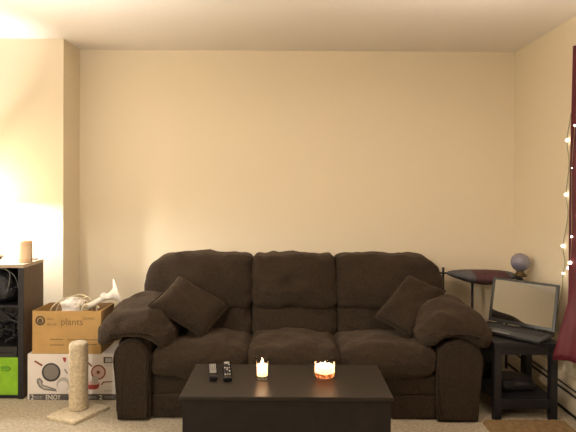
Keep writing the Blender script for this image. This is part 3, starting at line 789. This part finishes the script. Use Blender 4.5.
# cloth top: thin hammock-like body with pointed left end, sagging in the middle
prof = [(447.7, 272.5, 275.0, .03), (450, 271.3, 276.0, .06), (456, 270.2, 278.2, .10), (463, 269.6, 280.5, .12), (470, 269.3, 282.3, .13), (481, 269.2, 284.2, .135), (490, 269.2, 283.8, .135),
        (496, 269.8, 282.6, .13), (503, 270.6, 278.6, .13), (512, 272.0, 277.6, .12), (522, 275.2, 278.6, .10)]
bm = nb(); rings = []; yc = 3.84
for i, (px, t0, t1, hw) in enumerate(prof):
    a = at(px, t0, yc); b = at(px, t1, yc); rg = []
    x = min(a.x, 1.70); cz = (a.z + b.z) / 2; hz = (a.z - b.z) / 2
    for kk in range(18):
        an = 2 * math.pi * kk / 18
        rg.append(bm.verts.new((x, yc + hw * math.cos(an), cz + hz * math.sin(an) * (1 if math.sin(an) < 0 else .9))))
    rings.append(rg)
for a, b in zip(rings, rings[1:]):
    for j in range(18):
        f = bm.faces.new((a[j], a[(j + 1) % 18], b[(j + 1) % 18], b[j]))
bm.faces.new(rings[0][::-1]); bm.faces.new(rings[-1])
for i_, f in enumerate(bm.faces):
    if 4 * 18 <= i_ < 8 * 18: f.material_index = 1
bmesh.ops.recalc_face_normals(bm, faces=bm.faces[:])
put('cloth_top', bm, [M['grey_cloth'], M['maroon_cloth']], st, True)
# globe
g = at(520.3, 262.3, 3.72)
gl = thing('glass_globe', (g.x, 3.72, g.z - .09), 'mauve glass globe on a small dark base standing on the narrow side stand', 'globe')
bm = nb(); bmesh.ops.create_uvsphere(bm, u_segments=40, v_segments=24, radius=.066)
for v in bm.verts: v.co += Vector((g.x, 3.72, g.z))
put('globe', bm, M['mauve_globe'], gl, True)
zb = at(520, 276, 3.72).z
bm = nb(); lathe(bm, [(0, 0), (.045, 0), (.047, .010), (.03, .018), (.024, g.z - .058 - zb), (.03, g.z - .048 - zb), (0, g.z - .05 - zb)], (g.x, 3.72, zb), 28); put('globe_base', bm, M['brass'], gl, True)

# ------------------------------------------------------------------ curtain
cur = thing('curtain', (1.69, 2.7, .34), 'dark red satin curtain hanging at the right edge beside the end table', 'curtain')
bm = nb(); NY, NZ = 60, 44; grid = []
zt_, zb_ = at(573, 46, 3.0).z, at(565, 361, 2.98).z
xe = {0: at(573.2, 46, 3.0).x, 1: at(571.0, 200, 3.0).x, 2: at(570, 290, 3.0).x}
for j in range(NZ + 1):
    z = zb_ + (zt_ - zb_) * j / NZ; row = []
    yz = 188 + (CH - z) * F / 3.0
    pxe = 573.2 - 2.4 * min(1, (yz - 46) / 150) if yz < 290 else (570.6 if yz < 300 else 570.6 - (yz - 300) * .27)
    pxe = max(pxe, 555.5)
    x0 = (pxe - 1.6 - 288) * 3.0 / F
    for i in range(NY + 1):
        t = i / NY; y = 3.0 - 1.1 * t
        flare = max(0, (.72 - z) / .38)
        base = 1.69 - .06 * flare * (1 - t)
        fold = .024 * math.cos(t * 2 * math.pi * 7) * (1 + .5 * flare)
        w = min(1, t * 16)
        x = x0 * (1 - w) + (base + fold) * w
        if i == 0: x = x0
        x = min(x, 1.755)
        row.append(bm.verts.new((x, y + (.0 if i else 0), z + .012 * math.sin(t * 20) * (1 if j == 0 else 0))))
    grid.append(row)
for j in range(NZ):
    for i in range(NY): bm.faces.new((grid[j][i], grid[j][i + 1], grid[j + 1][i + 1], grid[j + 1][i]))
o = put('curtain_panel', bm, M['curtain'], cur, True); md = o.modifiers.new('thick', 'SOLIDIFY'); md.thickness = .003
bm = nb(); tube(bm, [(1.735, 2.96, zt_ - .02), (1.735, 1.9, zt_ - .02)], .008, 8); put('curtain_rod', bm, M['black_metal'], cur, True)

# string lights
fs = thing('string_lights', (1.73, 3.05, 1.0), 'string of tiny glowing fairy lights hanging by the red curtain', 'string lights')
spots = [(575, 125.5), (567, 140.3), (571.8, 168), (565.8, 194.6), (571.6, 236.7), (562.6, 245.8), (570, 262.7), (568.6, 268), (563, 273.5)]
wp = []
for px, py in spots:
    D = 3.12 if px < 569 else 2.985
    d = ray(px, py); 
    if px < 569:
        xx = 1.752; D = xx / d.x
    q = at(px, py, D)
    wp.append(q)
    s = {0: .006, 2: .003, 4: .0055, 5: .009, 8: .006}.get(spots.index((px, py)), .0095)
    bm = nb(); bmesh.ops.create_uvsphere(bm, u_segments=12, v_segments=8, radius=s)
    for v in bm.verts: v.co += q
    put('bulb', bm, M['bulb'], fs, True)
def onwall(px, py): d = ray(px, py); return Vector((0, 0, CH)) + d * (1.758 / d.x)
bm = nb()
tube(bm, spline([onwall(574, 100), onwall(570, 120), onwall(567, 141), onwall(569, 165), onwall(566, 194), onwall(568, 215), onwall(563, 246), onwall(565, 262), onwall(563, 274), onwall(562, 290), onwall(558, 312), onwall(559, 335), onwall(563, 352)], 6), .0022, 6)
tube(bm, spline([wp[0] + Vector((.0, 0, 0)), wp[2], wp[4], wp[6], wp[7]], 6), .0015, 6)
put('wire', bm, M['fairy_wire'], fs, True)

# ------------------------------------------------------------------ tan mat
ma = on_z(480, 420.5, 0); mb_ = on_z(561, 421, 0)
bm = nb(); NX, NYY = 30, 16; g2 = []
for j in range(NYY + 1):
    g2.append([bm.verts.new((ma.x + (mb_.x - ma.x) * i / NX, ma.y - .03 - .42 * j / NYY + .004 * math.sin(i * 1.3),
               (.002 if i in (0, NX) or j in (0, NYY) else (.030 + .008 * noise.noise(Vector((i * .6, j * .6, 3))))))) for i in range(NX + 1)])
for j in range(NYY):
    for i in range(NX): bm.faces.new((g2[j][i], g2[j + 1][i], g2[j + 1][i + 1], g2[j][i + 1]))
o = put('tan_rug', bm, M['tan_mat'], None, True); tag(o, 'small fuzzy tan mat on the carpet in front of the black end table', 'rug')

# ------------------------------------------------------------------ floor lamp and added unseen fill lights
def plight(name, loc, e, col, r):
    l = bpy.data.lights.new(name, 'POINT'); l.energy = e; l.color = col; l.shadow_soft_size = r
    o = bpy.data.objects.new(name, l); COL.objects.link(o); o.location = loc; return o
def spot(name, loc, aim, e, col, size, blend, r):
    l = bpy.data.lights.new(name, 'SPOT'); l.energy = e; l.color = col; l.shadow_soft_size = r; l.spot_size = R(size); l.spot_blend = blend
    o = bpy.data.objects.new(name, l); COL.objects.link(o); o.location = loc
    o.rotation_euler = (Vector(aim) - Vector(loc)).to_track_quat('-Z', 'Y').to_euler(); return o
spot('wall_fill_spot', (-1.5, .2, 2.0), (.9, 4.06, 1.95), 128, (1, .86, .68), 80, .6, .10)  # unseen spot added to brighten the upper back wall
# shaded floor lamp standing in the left foreground, outside the frame
FL = Vector((-2.25, 1.25, 0))
fo = thing('shaded_floor_lamp', FL, 'floor lamp with an opaque metal shade in the left foreground, outside the picture', 'lamp')
bm = nb(); lathe(bm, [(0, 0), (.13, 0), (.13, .02), (.012, .03), (.012, 1.36), (0, 1.36)], FL + Vector((0, .0, 0)), 24); put('stand', bm, M['black_metal'], fo, True)
bm = nb(); lathe(bm, [(0, .17), (.03, .17), (.10, .0)], FL + Vector((.13, 0, 1.232)), 40); put('metal_shade', bm, M['black_metal'], fo, True)
bm = nb(); tube(bm, [FL + Vector((0, 0, 1.36)), FL + Vector((.06, 0, 1.43)), FL + Vector((.13, 0, 1.40))], .008, 8); put('arm', bm, M['black_metal'], fo, True)
plight('floor_lamp_bulb', FL + Vector((.13, 0, 1.239)), 66, (1, .93, .80), .006)
def uplight(name, loc, e, col, r):
    l = bpy.data.lights.new(name, 'SPOT'); l.energy = e; l.color = col; l.shadow_soft_size = r; l.spot_size = R(160); l.spot_blend = .6
    o = bpy.data.objects.new(name, l); COL.objects.link(o); o.location = loc; o.rotation_euler = (R(180), 0, 0); return o
uplight('ceiling_fill_right', (1.05, 1.5, 1.72), 172, (1, .84, .72), .12)  # unseen uplight added to brighten the right of the ceiling
uplight('ceiling_fill_left', (-1.45, 1.9, 1.72), 120, (1, .94, .88), .12)  # second added uplight, lifts the left ceiling and projecting wall

w = bpy.data.worlds.new('world'); SC.world = w; w.use_nodes = True
w.node_tree.nodes['Background'].inputs['Color'].default_value = (.02, .015, .01, 1)
vs = SC.view_settings; vs.view_transform = 'Standard'; vs.look = 'None'; vs.gamma = 1; vs.exposure = .04; vs.use_curve_mapping = False
